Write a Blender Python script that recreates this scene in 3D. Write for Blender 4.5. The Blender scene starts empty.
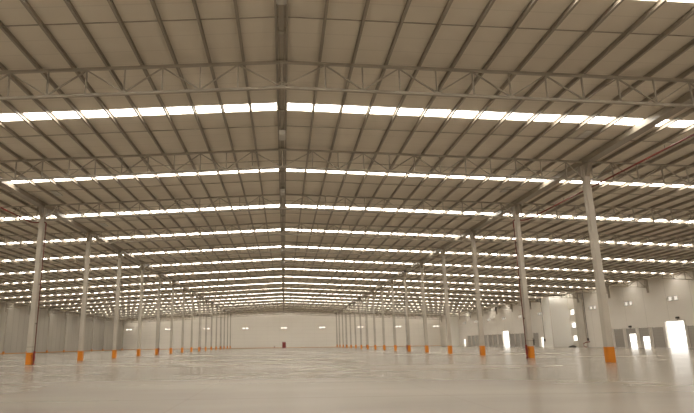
import bpy, bmesh, math, random
from mathutils import Matrix, Vector
random.seed(4)
S = 10.0                                  # one column bay is ten metres
COL = bpy.context.scene.collection
ZR, SL = 1.566, 0.0458                    # ridge height and roof slope (in bays)
XL, XR = -6.80, 6.75                      # side walls
YB, YF = -3.0, 19.63                      # wall behind the camera, far wall
P0, PQ = 0.0235, 0.1672                   # purlin rhythm from the ridge
YC, YT, YS = 0.077, 0.075, 0.533           # offsets of column rows, trusses, skylight strips
XC = 2.205
GX = 2.224                                # centre of the box girder over the columns
def roof(x): return ZR - SL*abs(x)

# ------------------------------------------------------------------ materials
def mat(name, base, rough=0.6, metal=0.0, spec=0.5):
    m = bpy.data.materials.new(name); m.use_nodes = True
    b = m.node_tree.nodes['Principled BSDF']
    b.inputs['Base Color'].default_value = (*base, 1)
    b.inputs['Roughness'].default_value = rough
    b.inputs['Metallic'].default_value = metal
    b.inputs['Specular IOR Level'].default_value = spec
    return m
def noisy(m, c1, c2, scale=(1, 1, 1), detail=4, lo=0.35, hi=0.65, rough=None):
    """blotchy wear: two tones of the same surface mixed by noise in object space"""
    nt = m.node_tree; N, L = nt.nodes, nt.links; b = N['Principled BSDF']
    tc = N.new('ShaderNodeTexCoord'); mp = N.new('ShaderNodeMapping'); mp.inputs['Scale'].default_value = scale
    no = N.new('ShaderNodeTexNoise'); no.inputs['Detail'].default_value = detail; no.inputs['Scale'].default_value = 1.0
    cr = N.new('ShaderNodeMapRange'); cr.inputs[1].default_value = lo; cr.inputs[2].default_value = hi
    mx = N.new('ShaderNodeMix'); mx.data_type = 'RGBA'
    mx.inputs[6].default_value = (*c1, 1); mx.inputs[7].default_value = (*c2, 1)
    L.new(tc.outputs['Object'], mp.inputs[0]); L.new(mp.outputs[0], no.inputs[0]); L.new(no.outputs[0], cr.inputs[0])
    L.new(cr.outputs[0], mx.inputs[0]); L.new(mx.outputs[2], b.inputs['Base Color'])
    if rough:
        rr = N.new('ShaderNodeMapRange'); rr.inputs[3].default_value = rough[0]; rr.inputs[4].default_value = rough[1]
        L.new(no.outputs[0], rr.inputs[0]); L.new(rr.outputs[0], b.inputs['Roughness'])
    return mx, tc, b
def lines(m, mx, tc, b, axis, period, width, dark):
    """thin joint lines every `period` metres along an axis, multiplied over the base tone"""
    nt = m.node_tree; N, L = nt.nodes, nt.links
    sp = N.new('ShaderNodeSeparateXYZ'); L.new(tc.outputs['Object'], sp.inputs[0])
    d = N.new('ShaderNodeMath'); d.operation = 'DIVIDE'; d.inputs[1].default_value = period; L.new(sp.outputs[axis], d.inputs[0])
    a = N.new('ShaderNodeMath'); a.operation = 'ADD'; a.inputs[1].default_value = .37; L.new(d.outputs[0], a.inputs[0]); d = a
    f = N.new('ShaderNodeMath'); f.operation = 'FRACT'; L.new(d.outputs[0], f.inputs[0])
    c = N.new('ShaderNodeMath'); c.operation = 'LESS_THAN'; c.inputs[1].default_value = width/period; L.new(f.outputs[0], c.inputs[0])
    s = N.new('ShaderNodeMath'); s.operation = 'MULTIPLY'; s.inputs[1].default_value = dark; L.new(c.outputs[0], s.inputs[0])
    o = N.new('ShaderNodeMix'); o.data_type = 'RGBA'; o.blend_type = 'MULTIPLY'; o.inputs[7].default_value = (0.3, 0.28, 0.25, 1)
    L.new(s.outputs[0], o.inputs[0]); L.new(mx.outputs[2], o.inputs[6]); L.new(o.outputs[2], b.inputs['Base Color'])
    return o
def emit(name, col, strength):
    m = bpy.data.materials.new(name); m.use_nodes = True; nt = m.node_tree
    b = nt.nodes['Principled BSDF']
    b.inputs['Base Color'].default_value = (0.8, 0.8, 0.78, 1); b.inputs['Roughness'].default_value = 0.5
    b.inputs['Emission Color'].default_value = (*col, 1); b.inputs['Emission Strength'].default_value = strength
    return m

M = {}
m = M['floor'] = mat('polished_concrete', (.42, .39, .35), .25, 0, .16)
mx, tc, b = noisy(m, (.235, .205, .17), (.335, .30, .25), (.035, .10, .1), 6, .38, .62, (.18, .26))
nt = m.node_tree; bu = nt.nodes.new('ShaderNodeBump'); bn = nt.nodes.new('ShaderNodeTexNoise'); bm_ = nt.nodes.new('ShaderNodeMapping')
bm_.inputs['Scale'].default_value = (.06, .28, .1); bn.inputs['Scale'].default_value = 1; bn.inputs['Detail'].default_value = 1.5
nt.links.new(tc.outputs['Object'], bm_.inputs[0]); nt.links.new(bm_.outputs[0], bn.inputs[0]); nt.links.new(bn.outputs[0], bu.inputs['Height'])
bu.inputs['Strength'].default_value = 1; bu.inputs['Distance'].default_value = .018; nt.links.new(bu.outputs[0], b.inputs['Normal'])
o = lines(m, mx, tc, b, 0, 7.35, .04, .12); lines(m, o, tc, b, 1, 5.0, .06, .3)
m = M['roof'] = mat('roof_sheet', (.5, .46, .4), .65)
mx, tc, b = noisy(m, (.72, .66, .565), (.76, .70, .605), (.12, .5, .1), 3)
lines(m, mx, tc, b, 1, 1.0, .06, .12)
m = M['steel'] = mat('painted_roof_steel', (.33, .29, .235), .38)
m = M['truss'] = mat('truss_steel', (.42, .38, .32), .55)
m = M['concrete'] = mat('column_concrete', (.5, .46, .4), .75); noisy(m, (.50, .46, .40), (.60, .555, .485), (.6, .6, .3), 5)
m = M['wall'] = mat('wall_panel_light', (.7, .66, .6), .55); mx, tc, b = noisy(m, (.76, .72, .66), (.81, .77, .71), (.08, .08, .25), 4)
o = lines(m, mx, tc, b, 1, 5.0, .10, .22)
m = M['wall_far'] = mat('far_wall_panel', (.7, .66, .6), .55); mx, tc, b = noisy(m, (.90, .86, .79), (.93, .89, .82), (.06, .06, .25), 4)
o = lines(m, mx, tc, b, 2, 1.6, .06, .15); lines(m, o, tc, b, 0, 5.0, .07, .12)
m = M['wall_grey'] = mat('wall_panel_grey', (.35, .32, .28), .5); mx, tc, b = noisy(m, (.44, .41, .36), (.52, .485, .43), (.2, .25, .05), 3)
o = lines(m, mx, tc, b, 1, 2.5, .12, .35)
M['white'] = mat('white_gloss_panel', (.90, .89, .85), .2)
M['pilaster'] = mat('white_pilaster', (.72, .69, .64), .5)
M['dock'] = mat('grey_dock_door', (.41, .385, .35), .5)
M['dock2'] = mat('grey_dock_door_rib', (.36, .34, .31), .5)
M['orange'] = mat('orange_paint', (.72, .24, .012), .45)
M['rust'] = mat('orange_brown_trim', (.58, .27, .08), .6)
M['red'] = mat('red_pipe_paint', (.21, .035, .028), .4)
M['redbrown'] = mat('red_brown_pipe_paint', (.17,.05,.03), .5)
M['darkred'] = mat('dark_red_door', (.26, .03, .025), .5)
M['dark'] = mat('dark_metal', (.05, .047, .042), .5)
M['pipe'] = mat('grey_conduit', (.16, .15, .13), .5)
M['lamp'] = mat('white_lamp_housing', (.62, .60, .56), .4)
M['frame'] = mat('window_frame', (.6, .58, .54), .5)
M['ground'] = mat('yard_concrete', (.6, .58, .55), .8)
M['sky'] = emit('daylit_rooflight', (1.0, .93, .82), 13.5)
g = bpy.data.materials.new('window_glass'); g.use_nodes = True; nt = g.node_tree; nt.nodes.clear()
ou = nt.nodes.new('ShaderNodeOutputMaterial'); tr = nt.nodes.new('ShaderNodeBsdfTransparent'); gl = nt.nodes.new('ShaderNodeBsdfGlossy')
gl.inputs['Roughness'].default_value = .05; ms = nt.nodes.new('ShaderNodeMixShader'); ms.inputs[0].default_value = .08
nt.links.new(tr.outputs[0], ms.inputs[1]); nt.links.new(gl.outputs[0], ms.inputs[2]); nt.links.new(ms.outputs[0], ou.inputs[0])
M['glass'] = g
def tinted(name, c):
    t = g.copy(); t.name = name; t.node_tree.nodes['Transparent BSDF'].inputs[0].default_value = (*c, 1); return t
M['pane_dim'] = tinted('dusty_glass', (.58, .565, .54)); M['pane_pale'] = tinted('pale_glass', (.78, .76, .73))

# ------------------------------------------------------------------ mesh helpers (input in bays, output in metres)
def quad_box(bm, pts):
    """eight corners: four at one end, four at the other"""
    vs = [bm.verts.new(Vector(p)*S) for p in pts]
    for f in ((3,2,1,0),(4,5,6,7),(0,1,5,4),(1,2,6,5),(2,3,7,6),(3,0,4,7)): bm.faces.new([vs[i] for i in f])
def bx(bm, x0, x1, y0, y1, z0, z1):
    quad_box(bm, [(x0,y0,z0),(x1,y0,z0),(x1,y1,z0),(x0,y1,z0),(x0,y0,z1),(x1,y0,z1),(x1,y1,z1),(x0,y1,z1)])
def bar(bm, a, b, w, h, up=(0,0,1)):
    """rectangular bar from a to b; h along up, w across"""
    a, b = Vector(a), Vector(b); d = (b-a).normalized(); u = Vector(up); u = (u - d*u.dot(d)).normalized(); s = d.cross(u)
    pts = []
    for p in (a, b):
        for i, j in ((-1,-1),(1,-1),(1,1),(-1,1)): pts.append(p + s*(i*w/2) + u*(j*h/2))
    quad_box(bm, pts)
def profile_y(bm, prof, y0, y1):
    """closed section (x, z) extruded along y"""
    A = [bm.verts.new(Vector((x, y0, z))*S) for x, z in prof]; B = [bm.verts.new(Vector((x, y1, z))*S) for x, z in prof]
    n = len(prof)
    for i in range(n): bm.faces.new((A[i], A[(i+1)%n], B[(i+1)%n], B[i]))
    bm.faces.new(A[::-1]); bm.faces.new(B)
def tube(bm, pts, r, n=10):
    pts = [Vector(p)*S for p in pts]; r *= S; rings = []
    for i, p in enumerate(pts):
        d = (pts[min(i+1, len(pts)-1)] - pts[max(i-1, 0)]).normalized()
        u = Vector((0,0,1)) if abs(d.z) < .9 else Vector((1,0,0)); u = (u-d*u.dot(d)).normalized(); v = d.cross(u)
        rings.append([bm.verts.new(p + (u*math.cos(t)+v*math.sin(t))*r) for t in (k*2*math.pi/n for k in range(n))])
    for a, b in zip(rings, rings[1:]):
        for k in range(n): bm.faces.new((a[k], a[(k+1)%n], b[(k+1)%n], b[k]))
    bm.faces.new(rings[0][::-1]); bm.faces.new(rings[-1])
def new(): return bmesh.new()
def link(name, bm, m, parent=None, loc=None, smooth=False, bevel=0):
    bmesh.ops.recalc_face_normals(bm, faces=bm.faces)
    if bevel: bmesh.ops.bevel(bm, geom=bm.edges[:], offset=bevel*S, segments=2, affect='EDGES')
    me = bpy.data.meshes.new(name); bm.to_mesh(me); bm.free(); me.materials.append(M[m])
    if smooth:
        for p in me.polygons: p.use_smooth = True
    ob = bpy.data.objects.new(name, me); COL.objects.link(ob)
    if parent: ob.parent = parent
    if loc is not None: ob.location = Vector(loc)*S
    return ob
def struct(ob): ob['kind'] = 'structure'; return ob
def tag(ob, label, cat, group=None):
    ob['label'] = label; ob['category'] = cat
    if group: ob['group'] = group
    return ob
def thing(name, label, cat, loc, group=None):
    o = bpy.data.objects.new(name, None); COL.objects.link(o); o.location = Vector(loc)*S; o.empty_display_size = .3
    return tag(o, label, cat, group)
def dup(root, loc, label):
    def cp(o, par):
        c = o.copy(); COL.objects.link(c)
        if par: c.parent = par
        for ch in [x for x in kids.get(o.name, [])]: cp(ch, c)
        return c
    kids = {}
    def walk(o):
        kids[o.name] = list(o.children)
        for k in o.children: walk(k)
    walk(root)
    r = cp(root, None); r.location = Vector(loc)*S; r['label'] = label
    return r
ORD = ['', 'first','second','third','fourth','fifth','sixth','seventh','eighth','ninth','tenth','eleventh','twelfth','thirteenth',
 'fourteenth','fifteenth','sixteenth','seventeenth','eighteenth','nineteenth','twentieth']
def nth(n):
    if n <= 20: return ORD[n]
    t, u = divmod(n, 10); T = {2:'twent', 3:'thirt', 4:'fort'}[t]
    return T+'ieth' if u == 0 else T+'y-'+ORD[u]

# ------------------------------------------------------------------ floor, yard, roof
bm = new(); bx(bm, XL-.05, XR+.05, YB-.05, YF+.05, -.03, 0); struct(link('floor', bm, 'floor'))
bm = new(); bx(bm, -30, 40, -20, 45, -.09, -.032); struct(link('ground', bm, 'ground'))
bm = new()
HW = .042
strips = [k+YS for k in range(-3, 19)] + [19.44]
HWS = {19.44: .016}  # narrow extra strip, added and sized to brighten the far wall
edges = [YB-.05]
for s in strips: edges += [s-HWS.get(s, HW), s+HWS.get(s, HW)]
edges.append(YF+.05)
for i in range(0, len(edges), 2):
    for x0, x1 in ((XL-.06, 0), (0, XR+.06)):
        y0, y1 = edges[i], edges[i+1]; t = .012
        quad_box(bm, [(x0,y0,roof(x0)),(x1,y0,roof(x1)),(x1,y1,roof(x1)),(x0,y1,roof(x0)),(x0,y0,roof(x0)+t),(x1,y0,roof(x1)+t),(x1,y1,roof(x1)+t),(x0,y1,roof(x0)+t)])
struct(link('ceiling', bm, 'roof'))
wn = 0
for s in strips:
    for sg in (-1, 1):
        wn += 1; bm = new()
        ends = [P0+PQ*i for i in range(0, 40)] + [6.68]
        for a, c in zip(ends, ends[1:]):
            a2, c2 = a+.003, c-.003
            if a < 2.1 < c: c2 = GX-.030
            if a < 2.25 < c: a2 = GX+.030
            y0, y1, t = s-HWS.get(s, HW), s+HWS.get(s, HW), .004
            x0, x1 = sorted((sg*a2, sg*c2))
            quad_box(bm, [(x0,y0,roof(x0)+.004),(x1,y0,roof(x1)+.004),(x1,y1,roof(x1)+.004),(x0,y1,roof(x0)+.004),(x0,y0,roof(x0)+.004+t),(x1,y0,roof(x1)+.004+t),(x1,y1,roof(x1)+.004+t),(x0,y1,roof(x0)+.004+t)])
        w = struct(link('window_%d' % wn, bm, 'sky'))
        # opaque joint caps between the rooflight sheets
        bm = new()
        for q in [P0+PQ*i for i in range(0, 40) if i != 13]:
            bx(bm, sg*q-.009, sg*q+.009, s-HWS.get(s, HW), s+HWS.get(s, HW), roof(q)+.0005, roof(q)+.010)
        c0, c1 = sorted((sg*6.685, sg*(6.80 if sg > 0 else 6.85))); bx(bm, c0, c1, s-HWS.get(s, HW), s+HWS.get(s, HW), roof(6.7)-.004, roof(6.7)+.012)
        c0, c1 = sorted((sg*(GX-.032), sg*(GX+.032))); bx(bm, c0, c1, s-HWS.get(s, HW), s+HWS.get(s, HW), roof(GX)+.0005, roof(GX)+.010)
        if sg > 0: bx(bm, -.0245, .0245, s-HWS.get(s, HW), s+HWS.get(s, HW), ZR-.002, ZR+.011)
        link('joint_cap', bm, 'roof', w)

# ------------------------------------------------------------------ walls with real openings
def wall(name, axis, pos, thick, a0, a1, top, holes, m):
    """axis 'x': plane x=pos running along y; axis 'y': plane y=pos running along x. holes: (a0,a1,z0,z1)"""
    As = sorted({a0, a1, *[h[0] for h in holes], *[h[1] for h in holes], *( [0.0] if axis == 'y' else [])})
    Zs = sorted({0.0, *[h[2] for h in holes], *[h[3] for h in holes], 1.1})
    bm = new()
    for i in range(len(As)-1):
        for j in range(len(Zs)):
            u0, u1 = As[i], As[i+1]; z0 = Zs[j]; last = j == len(Zs)-1
            z1 = (top(u0), top(u1)) if last else (Zs[j+1], Zs[j+1])
            cu, cz = (u0+u1)/2, (z0+z1[0])/2
            if any(h[0] < cu < h[1] and h[2] < cz < h[3] for h in holes): continue
            if axis == 'x':
                a, c = sorted((pos, pos+thick))
                quad_box(bm, [(a,u0,z0),(c,u0,z0),(c,u1,z0),(a,u1,z0),(a,u0,z1[0]),(c,u0,z1[0]),(c,u1,z1[1]),(a,u1,z1[1])])
            else:
                a, c = sorted((pos, pos+thick))
                quad_box(bm, [(u0,a,z0),(u1,a,z0),(u1,c,z0),(u0,c,z0),(u0,a,z1[0]),(u1,a,z1[1]),(u1,c,z1[1]),(u0,c,z1[0])])
    bmesh.ops.remove_doubles(bm, verts=bm.verts, dist=1e-4)
    # drop the inner faces shared by neighbouring cells
    seen = {}
    for f in bm.faces: seen.setdefault(frozenset(v.index for v in f.verts), []).append(f)
    bm.verts.index_update(); seen = {}
    for f in bm.faces: seen.setdefault(frozenset(v.index for v in f.verts), []).append(f)
    bmesh.ops.delete(bm, geom=[f for fs in seen.values() if len(fs) > 1 for f in fs], context='FACES')
    return struct(link(name, bm, m))
WIN_Y = [3.6, 4.62, 5.65, 6.67, 7.69, 8.72, 9.76, 11.82, 12.84, 13.82, 14.86, 15.88, 16.9, 18.6]
SQ = [(10.40, 10.56, z-.055, z+.055) for z in (.205, .505, .805)]
# dock doors: (y0, y1, z of the lower edge of the leaf)
docks = []
y = 8.94
for k, o in enumerate((.0, .262, .205, .0)):
    docks.append(((8.945, 9.215), (8.615, 8.885), (8.30, 8.555), (7.965, 8.235))[k] + (o,))
for k in range(5): docks.append((7.22-.33*k, 7.49-.33*k, 0))
for k in range(5): docks.append((12.0+.32*k, 12.265+.32*k, 0))
for k in range(8): docks.append((14.03+.34*k, 14.31+.34*k, 0))
gates = [(7.53, 7.92), (13.60, 13.98)]
pers = [(11.78, 11.90), (16.92, 17.08)]
ZD = .37
holes = [(a, c, 0, ZD) for a, c, o in docks] + [(a, c, 0, .458) for a, c in gates] + [(a, c, 0, .25) for a, c in pers]
for w in WIN_Y: holes += [(w-.11, w-.005, .815, .885), (w+.005, w+.11, .815, .885)]
holes += SQ
wall('wall_right', 'x', XR, .03, YB, YF, lambda u: roof(XR)-.0005, holes, 'wall')
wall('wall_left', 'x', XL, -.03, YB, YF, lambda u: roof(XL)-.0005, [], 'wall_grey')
WIN_X = [1.645*k+.01 for k in range(-4, 5)]
FD = (.01-.075, .01+.075)
fh = [(FD[0], FD[1], 0, .24)]
for w in WIN_X: fh += [(w-.125, w-.015, .812, .868), (w+.015, w+.125, .812, .868)]
wall('wall_back', 'y', YF, .03, XL, XR, lambda u: roof(u)-.0005, fh, 'wall_far')
wall('wall_front', 'y', YB, -.03, XL, XR, lambda u: roof(u)-.0005, [], 'wall_far')
# window units: frame + two panes
def window_unit(axis, pos, rects, pm='glass'):
    global wn
    wn += 1; bm = new(); t = .006
    for a, c, z0, z1 in rects:
        for r in ((a-t, c+t, z0-t, z0), (a-t, c+t, z1, z1+t), (a-t, a, z0, z1), (c, c+t, z0, z1)):
            if axis == 'x': bx(bm, pos-.006, pos-.0003, r[0], r[1], r[2], r[3])
            else: bx(bm, r[0], r[1], pos-.006, pos-.0003, r[2], r[3])
    w = struct(link('window_%d' % wn, bm, 'frame'))
    for a, c, z0, z1 in rects:
        bm = new()
        if axis == 'x': bx(bm, pos+.012, pos+.014, a, c, z0, z1)
        else: bx(bm, a, c, pos+.012, pos+.014, z0, z1)
        link('pane', bm, pm, w)
for w in WIN_Y: window_unit('x', XR, [(w-.11, w-.005, .815, .885), (w+.005, w+.11, .815, .885)], 'pane_dim')
for q in SQ: window_unit('x', XR, [q])
for w in WIN_X: window_unit('y', YF, [(w-.125, w-.015, .812, .868), (w+.015, w+.125, .812, .868)], 'pane_pale')
# dock doors (ribbed leaves standing in their openings)
dn = 0
for a, c, o in docks:
    dn += 1; bm = new(); bx(bm, XR+.008, XR+.014, a+.001, c-.001, o+.001, ZD-.001)
    if o: bx(bm, XR+.008, XR+.014, c-.075, c-.001, .001, o+.001)
    d = struct(link('door_%d' % dn, bm, 'dock'))
    bm = new(); z = ZD-.05
    while z > o+.02: bx(bm, XR+.006, XR+.009, a+.002, c-.002, z, z+.004); z -= .052
    link('panel_rib', bm, 'dock2', d)
    # pale jambs either side
    bm = new()
    for e in (a-.012, c+.0): bx(bm, XR-.012, XR-.0003, e, e+.012, 0, ZD+.01)
    link('jamb', bm, 'pilaster', d)
for a, c in gates + pers:
    dn += 1; h = .458 if c-a > .3 else .25; bm = new(); t = .016
    bx(bm, XR-.01, XR-.0003, a-t, a, 0, h+t); bx(bm, XR-.01, XR-.0003, c, c+t, 0, h+t); bx(bm, XR-.01, XR-.0003, a, c, h, h+t)
    struct(link('door_%d' % dn, bm, 'pilaster'))
dn += 1
bm = new(); bx(bm, FD[0]+.002, FD[1]-.002, YF+.003, YF+.012, .001, .238)
d = struct(link('door_%d' % dn, bm, 'darkred'))
bm = new(); t = .008
bx(bm, FD[0]-t, FD[0], YF-.006, YF-.0003, 0, .24+t); bx(bm, FD[1], FD[1]+t, YF-.006, YF-.0003, 0, .24+t); bx(bm, FD[0], FD[1], YF-.006, YF-.0003, .24, .24+t)
link('door_frame', bm, 'darkred', d)
bm = new(); bx(bm, FD[1]-.03, FD[1]-.015, YF-.002, YF+.003, .10, .106); link('door_handle', bm, 'frame', d)
# skirting
bm = new(); bx(bm, XL+.001, FD[0]-.01, YF-.006, YF-.0003, 0, .016); bx(bm, FD[1]+.01, XR-.001, YF-.006, YF-.0003, 0, .016)
struct(link('baseboard_back', bm, 'rust'))
bm = new(); bx(bm, XL+.0003, XL+.005, YB, YF-.007, 0, .02); struct(link('baseboard_left', bm, 'rust'))
bm = new(); bx(bm, XR-.013, XR-.0135, 0, .01, 0, .001) if False else bx(bm, XR-.004, XR-.0003, 9.21, 11.75, 0, .012)
struct(link('baseboard_right', bm, 'pilaster'))

# ------------------------------------------------------------------ full-height enclosures jutting from the right wall
def enclosure(y0, y1, x0, label):
    r = thing('stair_enclosure', label, 'enclosure', (x0, y0, 0), 'white enclosures along the right wall')
    bm = new(); zt = roof(XR)-.07; lx = XR-.001-x0; ly = y1-y0
    bx(bm, 0, lx, 0, ly, 0, zt); link('enclosure_wall', bm, 'white', r)
    bm = new(); bx(bm, -.006, .008, -.006, .008, 0, zt); link('corner_trim', bm, 'pilaster', r)
    bm = new(); bx(bm, -.004, lx, -.004, 0, 0, .012); bx(bm, -.004, 0, .008, ly, 0, .012); link('plinth', bm, 'pilaster', r)
enclosure(10.60, 10.92, 6.30, 'white full-height box enclosure beside three stacked bright window squares')
enclosure(17.5, 17.8, 6.36, 'white full-height box enclosure nearest the far right corner')

# ------------------------------------------------------------------ roof purlins
def purlin_mesh(name, y0, y1, h=.023, w=.0115, t=.003):
    bm = new(); profile_y(bm, [(-w/2, -h), (w/2-.0, -h), (w/2, -h+t), (t/2, -h+t), (t/2, -t), (w/2, -t), (w/2, 0), (-w/2, 0), (-w/2, -t), (-t/2, -t), (-t/2, -h+t), (-w/2, -h+t)], y0, y1)
    return bm
first = None
for sg, side in ((-1, 'left'), (1, 'right')):
    for i in range(40):
        if i == 13: continue
        x = sg*(P0+PQ*i); z = roof(x)-.0005-SL*.009
        if i < 13: lab = '%s long roof purlin to the %s of the ridge beam' % (nth(i+1), side)
        else: lab = '%s long roof purlin outward from the %s girder' % (nth(i-13), side)
        if first is None:
            first = link('roof_purlin', purlin_mesh('roof_purlin', YB+.001, YF-.001), 'steel', loc=(x, 0, z)); tag(first, lab, 'purlin', 'purlins running the length of the roof')
        else:
            c = first.copy(); COL.objects.link(c); c.location = Vector((x, 0, z))*S; c['label'] = lab
# ridge beam
r = thing('ridge_beam', 'central ridge beam running down the middle of the roof', 'beam', (0, 0, 0))
bm = new(); bx(bm, -.014, .014, YB+.001, YF-.001, ZR-.024, ZR-.002); link('soffit', bm, 'steel', r)
bm = new()
for y in [k+YS+d for k in range(-3, 19) for d in (-.3, 0, .3)]: bx(bm, -.0165, .0165, y-.008, y+.008, ZR-.03, ZR-.004)
link('cleat', bm, 'truss', r)
# girders over the two column rows
for sg, side in ((-1, 'left'), (1, 'right')):
    t = thing('roof_girder', 'deep box girder running lengthwise over the %s row of columns' % side, 'beam', (sg*GX, 0, 0), 'girders over the column rows')
    zb = roof(XC)-.046; w = .029
    bm = new(); bx(bm, -w, w, YB+.001, YF-.001, zb+.004, roof(GX)-.003); link('web', bm, 'steel', t)
    bm = new(); bx(bm, -w-.003, w+.003, YB+.001, YF-.001, zb, zb+.004); link('lower_flange', bm, 'steel', t)
# sag rods tying the purlins, two per bay
first = None; n = 0
for k in range(1, 19):
    for d in (-.217, .217):
        y = k+YS+d; n += 1
        lab = '%s thin tie line across the roof counted from the near end' % nth(n)
        if first is None:
            bm = new(); zz = ZR-.014
            for sg in (-1, 1): bar(bm, (sg*.001, 0, zz), (sg*(6.7), 0, zz-SL*6.7), .0035, .0035)
            first = link('purlin_tie', bm, 'steel', loc=(0, y, 0)); tag(first, lab, 'tie rod', 'tie lines across the roof')
        else:
            c = first.copy(); COL.objects.link(c); c.location = Vector((0, y, 0))*S; c['label'] = lab

# ------------------------------------------------------------------ trusses
CT, CB, CH = .0235, .166, .0105             # chord positions below the roof, chord size
def truss_parts(kind):
    """returns a list (name, bmesh builder) ; kind: nave, left, right ; local origin at (0, row, 0)"""
    P = []; CT, CH = (.0255, .0125) if kind == 'nave' else (.0235, .0105)
    if kind == 'nave':
        nodes = [0.0]+[s*(.217+.185*i) for i in range(0, 11) for s in (-1, 1)]; nodes = sorted(nodes+[-2.188, 2.188]); spans = [(-2.188, 0), (0, 2.188)]
    else:
        sg = -1 if kind == 'left' else 1
        nodes = sorted([sg*2.258]+[sg*(2.41+.185*i) for i in range(0, 23)]+[sg*6.62]); spans = [tuple(sorted((sg*2.258, sg*6.655)))]
    def top(x): return roof(x)-CT-.001-CH/2
    def bot(x): return roof(x)-CB-CH/2
    def chord(fn):
        bm = new()
        for a, c in spans: bar(bm, (a, 0, fn(a)), (c, 0, fn(c)), CH, CH)
        return bm
    P.append(('top_chord', chord(top))); P.append(('bottom_chord', chord(bot)))
    for i, x in enumerate(nodes):
        bm = new(); bar(bm, (x, 0, bot(x)+CH/2), (x, 0, top(x)-CH/2), .0065, .0065, (0, 1, 0)); P.append(('vertical_web', bm))
    mid = nodes.index(0.0) if kind == 'nave' else 0
    for i, (a, c) in enumerate(zip(nodes, nodes[1:])):
        bm = new(); up = (i-mid) % 2 == 0
        za, zc = (bot(a)+CH/2, top(c)-CH/2) if up else (top(a)-CH/2, bot(c)+CH/2)
        bar(bm, (a, 0, za), (c, 0, zc), .006, .006, (0, 1, 0)); P.append(('diagonal_web', bm))
    if kind != 'nave':
        sg = -1 if kind == 'left' else 1; x = sg*6.655
        bm = new(); bx(bm, x-.012, x+.012, -.014, .014, roof(x)-.27, roof(x)-CT-.003); P.append(('end_post', bm))
    return P
proto = {}
WHERE = {'nave': 'middle span between the column rows', 'left': 'left aisle span', 'right': 'right aisle span'}
def tlabel(n, kind): return '%s steel roof truss from the near end, %s' % (nth(n), WHERE[kind])
for kind in ('nave', 'left', 'right'):
    root = thing('roof_truss', tlabel(1, kind), 'truss', (0, 2+YT-.03, 0), 'roof trusses')
    for nm, bm in truss_parts(kind): link(nm, bm, 'truss', root)
    proto[kind] = root
    for n in range(2, 6): dup(root, (0, 1+n+YT, 0), tlabel(n, kind))
    # the far ones are too small to show their members
    bm = new()
    for nm, b2 in truss_parts(kind):
        me = bpy.data.meshes.new('tmp'); b2.to_mesh(me); b2.free(); bm.from_mesh(me); bpy.data.meshes.remove(me)
    far = link('roof_truss', bm, 'truss', loc=(0, 7+YT, 0)); tag(far, tlabel(6, kind), 'truss', 'roof trusses')
    for n in range(7, 19):
        c = far.copy(); COL.objects.link(c); c.location = Vector((0, 1+n+YT, 0))*S; c['label'] = tlabel(n, kind)

# ------------------------------------------------------------------ columns
def column(loc, label):
    r = thing('column', label, 'column', loc, 'columns of the two rows')
    h = roof(XC)-.047; a, c = .0222, .0195
    bm = new(); quad_box(bm, [(-a,-a,.1),(a,-a,.1),(a,a,.1),(-a,a,.1),(-c,-c,h-.001),(c,-c,h-.001),(c,c,h-.001),(-c,c,h-.001)])
    link('shaft', bm, 'concrete', r, bevel=.003)
    bm = new(); a += .0012; quad_box(bm, [(-a,-a,0),(a,-a,0),(a,a,0),(-a,a,0),(-a,-a,.107),(a,-a,.107),(a,a,.107),(-a,a,.107)])
    link('orange_base', bm, 'orange', r, bevel=.003)
    bm = new(); bx(bm, -.024, .024, -.03, .03, h-.012, h)
    for s in (-1, 1): quad_box(bm, [(-.015, s*.018, h-.10), (.015, s*.018, h-.10), (.015, s*.026, h-.10), (-.015, s*.026, h-.10), (-.015, s*.018, h-.012), (.015, s*.018, h-.012), (.015, s*.07, h-.012), (-.015, s*.07, h-.012)])
    link('capital', bm, 'steel', r)
    return r
cr = None
for sg, side in ((-1, 'left'), (1, 'right')):
    for k in range(3 if sg > 0 else 4, 20):
        n = k-2 if sg > 0 else k-3
        lab = '%s column from the near end in the %s row' % (nth(n), side)
        if sg > 0 and n == 1: lab = 'tallest tapering concrete column, nearest in the right row'
        if sg < 0 and n == 1: lab = 'pale concrete column nearest in the left row, at far left of view'
        loc = (sg*XC, k+YC, 0)
        if k == 19: loc = (sg*XC, 18.95+YC, 0)
        if cr is None: cr = column(loc, lab)
        else: dup(cr, loc, lab)
# wall columns on the left side with low orange feet
wc = None
for k in range(10, 20):
    lab = '%s slim grey wall column from the far end along the left wall' % nth(20-k)
    if wc is None:
        wc = thing('wall_column', lab, 'column', (XL+.17, k+.1, 0), 'wall columns on the left')
        bm = new(); w = .017; bx(bm, -w, w, -w, w, .062, roof(XL)-.19)
        link('shaft', bm, 'wall_grey', wc)
        bm = new(); w = .019; bx(bm, -w, w, -w, w, 0, .062); link('orange_base', bm, 'orange', wc, bevel=.002)
    else: dup(wc, (XL+.17, k+.1, 0), lab)
# pillar on the right wall by the three squares
t = thing('wall_column', 'grey pillar on the right wall beside the three stacked window squares', 'column', (XR-.03, 10.22, 0))
bm = new(); bx(bm, .012, .0295, -.16, .14, 0, roof(XR)-.02); link('shaft', bm, 'concrete', t, bevel=.003)

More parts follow.
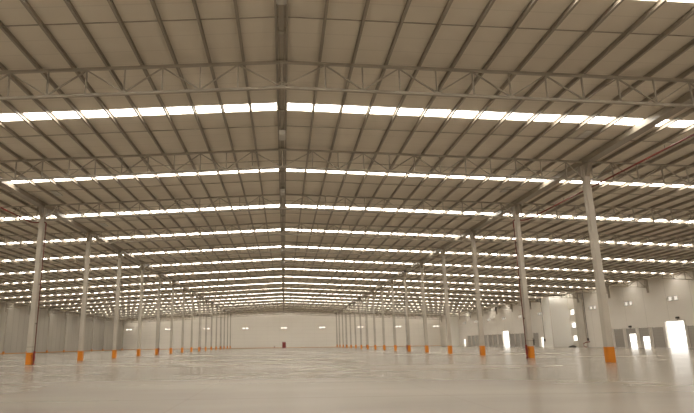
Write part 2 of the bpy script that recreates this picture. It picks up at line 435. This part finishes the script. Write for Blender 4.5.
# ------------------------------------------------------------------ sprinkler risers, main and small items
def riser(sg, k, label):
    x = sg*(XC-.036); y = k+YC
    r = thing('fire_riser', label, 'pipe', (x, y, 0), 'red fire pipes climbing the columns')
    bm = new(); tube(bm, [(0,0,.0),(0,0,1.20)], .0042 if k == 4 else .0028); link('riser_pipe', bm, 'redbrown' if k == 4 else 'pipe', r, smooth=True)
    bm = new(); tube(bm, [(0,0,.0),(0,0,.012)], .0105, 12); tube(bm, [(0,0,.03),(0,0,.115)], .0085, 12)
    link('valve_body', bm, 'darkred', r, smooth=False)
    bm = new(); tube(bm, [(0,-.010,.075),(0,-.028,.075)], .002, 8)
    tube(bm, [(.011*math.cos(q*math.pi/6), -.028, .075+.011*math.sin(q*math.pi/6)) for q in range(13)], .0018, 6); link('hand_wheel', bm, 'darkred', r)
    bm = new()
    for z in (.35, .7, 1.05): bx(bm, min(0, sg*.014), max(0, sg*.014), -.004, .004, z, z+.006)
    link('pipe_clamp', bm, 'dark', r)
    return r
riser(-1, 4, 'red pipe climbing the nearest column of the left row')
riser(1, 4, 'red pipe climbing the second column of the right row')
for k in (8, 12, 16):
    riser(-1, k, 'red pipe on the %s column of the left row' % nth(k-3))
    riser(1, k, 'red pipe on the %s column of the right row' % nth(k-2))
for sg, side in ((-1, 'left'), (1, 'right')):
    t = thing('sprinkler_main', 'red overhead sprinkler pipe running lengthwise on the %s side' % side, 'pipe', (sg*2.3, 0, 1.272), 'overhead sprinkler mains')
    y1 = 4+YC; bm = new()
    tube(bm, [(0, -.5, 0), (0, 1, 0), (0, y1-.03, 0), (-sg*.03, y1, 0), (-sg*(.125), y1, 0), (-sg*.131, y1, -.006), (-sg*.131, y1, -.071)], .0058, 10); link('main_pipe', bm, 'red', t, smooth=True)
    bm = new()
    for y in (.5, 1.5, 2.5, 3.5):
        tube(bm, [(0, y, .005), (0, y, roof(2.3)-1.272-.171-.02 + .03)], .0012, 6)
    link('hanger', bm, 'dark', t)
# straps on the near columns
for sg, k, lab in ((-1, 4, 'thin dark strap around the nearest left row column just above the orange'), (1, 4, 'thin dark strap around the second right row column above the orange')):
    bm = new(); w = .0232; bx(bm, -w, w, -w, w, .150, .1535); tag(link('column_strap', bm, 'pipe', loc=(sg*XC, k+YC, 0)), lab, 'strap')
# extinguisher cabinet on the second column of the right row
t = thing('fire_extinguisher', 'dark extinguisher hanging on the second column of the right row', 'extinguisher', (XC+.0325, 4+YC, .11))
bm = new(); tube(bm, [(0,0,0),(0,0,.004),(0,0,.048),(0,0,.054)], .0095, 14); link('cylinder', bm, 'dark', t)
bm = new(); bx(bm, -.0115, .001, -.004, .004, .02, .026); bx(bm, -.0115, .001, -.004, .004, -.003, .001); link('bracket', bm, 'pipe', t)
bm = new(); tube(bm, [(0,0,.054),(0,0,.064)], .003, 8); bx(bm, -.003, .012, -.002, .002, .064, .067); link('handle', bm, 'dark', t)
bm = new(); tube(bm, [(.006,0,.062),(.014,-.002,.05),(.012,-.006,.02)], .0014, 6); link('hose', bm, 'dark', t)
# extinguisher by the far door
t = thing('fire_extinguisher', 'small red extinguisher on the floor left of the far red door', 'extinguisher', (-.40, YF-.05, 0))
bm = new(); tube(bm, [(0,0,0),(0,0,.05),(0,0,.058)], .02, 12); link('cylinder', bm, 'darkred', t)
bm = new(); tube(bm, [(0,0,.058),(0,0,.075)], .006, 8); bx(bm, -.004, .022, -.004, .004, .072, .078); link('handle', bm, 'dark', t)
# conduits ending in a box
for x, y, z1, lab in ((XR-.008, 10.02, 1.20, 'dark conduit with end box on the right wall beside the grey pillar'), (6.288, 10.93, 1.20, 'dark conduit with end box on the side of the white enclosure')):
    t = thing('wall_conduit', lab, 'conduit', (x, y, 0), 'wall conduits')
    bm = new(); tube(bm, [(0,0,.20),(0,0,z1)], .0045, 8); link('conduit', bm, 'pipe', t)
    bm = new(); bx(bm, -.012, .006, -.018, .018, .14, .20); link('end_box', bm, 'dark', t, bevel=.002)
# red hose on the floor by the pillar
bm = new(); tube(bm, [(-.01, -.15+.0, .12), (-.03, -.05, .11), (-.05, .02, .08), (-.06, .0, .04), (-.07, -.06, .009), (-.10, -.16, .009)], .009, 8)
tag(link('fire_hose', bm, 'red', loc=(XR-.04, 10.06, 0), smooth=True), 'red hose drooping to the floor beside the grey wall pillar', 'hose')
# low dark heap
bm = new(); bmesh.ops.create_icosphere(bm, subdivisions=3, radius=1)
for v in bm.verts:
    n = .12*math.sin(5*v.co.x+2*v.co.y)+.1*math.sin(7*v.co.y+v.co.x*3)
    v.co = Vector((v.co.x*.9*(1+n), v.co.y*.5*(1+n), max(0, v.co.z)*.42*(1+n)))
tag(link('tarp_heap', bm, 'dark', loc=(6.57, 10.33, 0), smooth=True), 'low dark heap lying before the white enclosure by the three window squares', 'heap')
# door operators above the openings
for y, z, lab in ((7.63, .495, 'dark box above the large bright open gateway'), (8.73, .385, 'dark box above the taller half-raised dock door')):
    t = thing('door_operator', lab, 'door motor', (XR-.001, y, z))
    bm = new(); bx(bm, -.035, 0, -.025, .025, 0, .035); link('housing', bm, 'dark', t, bevel=.003)
    bm = new(); tube(bm, [(-.018,0,0),(-.018,0,-.02)], .004, 8); link('shaft', bm, 'pipe', t)
# roof fixtures
lamp = None
def lampbox(loc, lab, w=.042, l=.10, rot=0):
    global lamp
    if lamp is None:
        lamp = thing('roof_luminaire', lab, 'light fixture', loc, 'white box fixtures under the roof')
        bm = new(); bx(bm, -.021, .021, -.05, .05, -.03, 0); link('housing', bm, 'lamp', lamp, bevel=.003)
        bm = new(); bx(bm, -.017, .017, -.044, .044, -.033, -.030); link('diffuser', bm, 'frame', lamp)
        return lamp
    return dup(lamp, loc, lab)
for y, w in ((1.575, 'topmost'), (2.82, 'second from the top'), (3.97, 'third from the top'), (6.6, 'fourth from the top'), (7.6, 'fifth from the top')):
    lampbox((0, y, ZR-.031), 'white box fixture hanging under the ridge beam, %s' % w)
for x, y, lab in ((1.975, 2.72, 'white box fixture near the top of the nearest right column'), (1.975, 3.78, 'white box fixture near the top of the second right column'),
                  (-1.975, 3.84, 'white box fixture near the top of the nearest left column'), (-1.975, 4.9, 'white box fixture near the top of the second left column')):
    l = lampbox((x, y, roof(x)-.001), lab); l.scale = (1.3, 1.2, .3)

# ------------------------------------------------------------------ daylight outside the openings
w = bpy.data.worlds.new('sky'); bpy.context.scene.world = w; w.use_nodes = True
bg = w.node_tree.nodes['Background']; bg.inputs[0].default_value = (1.0, .95, .87, 1); bg.inputs[1].default_value = 3.0

# ------------------------------------------------------------------ camera
F, TH, YA, RO, H = 453.05, .18327, .02763, .01257, .1476
cam = bpy.data.cameras.new('camera'); co = bpy.data.objects.new('camera', cam); COL.objects.link(co)
fw = Vector((math.sin(YA)*math.cos(TH), math.cos(YA)*math.cos(TH), math.sin(TH)))
rt = Vector((math.cos(YA), -math.sin(YA), 0)); up = rt.cross(fw)
r2 = rt*math.cos(RO) - up*math.sin(RO); u2 = rt*math.sin(RO) + up*math.cos(RO)
mtx = Matrix((r2, u2, -fw)).transposed().to_4x4(); mtx.translation = Vector((0, 0, H*S)); co.matrix_world = mtx
cam.sensor_width = 36; cam.sensor_fit = 'HORIZONTAL'; cam.lens = 36*F/694
cam.shift_x = 51.5/694; cam.shift_y = 53.7/694; cam.clip_end = 2000; cam.clip_start = .05
sc = bpy.context.scene; sc.camera = co
sc.view_settings.view_transform = 'Standard'; sc.view_settings.look = 'None'; sc.view_settings.gamma = 1; sc.view_settings.use_curve_mapping = False
sc.view_settings.exposure = 0.0
sc.cycles.max_bounces = 10; sc.cycles.diffuse_bounces = 6; sc.cycles.use_denoising = True
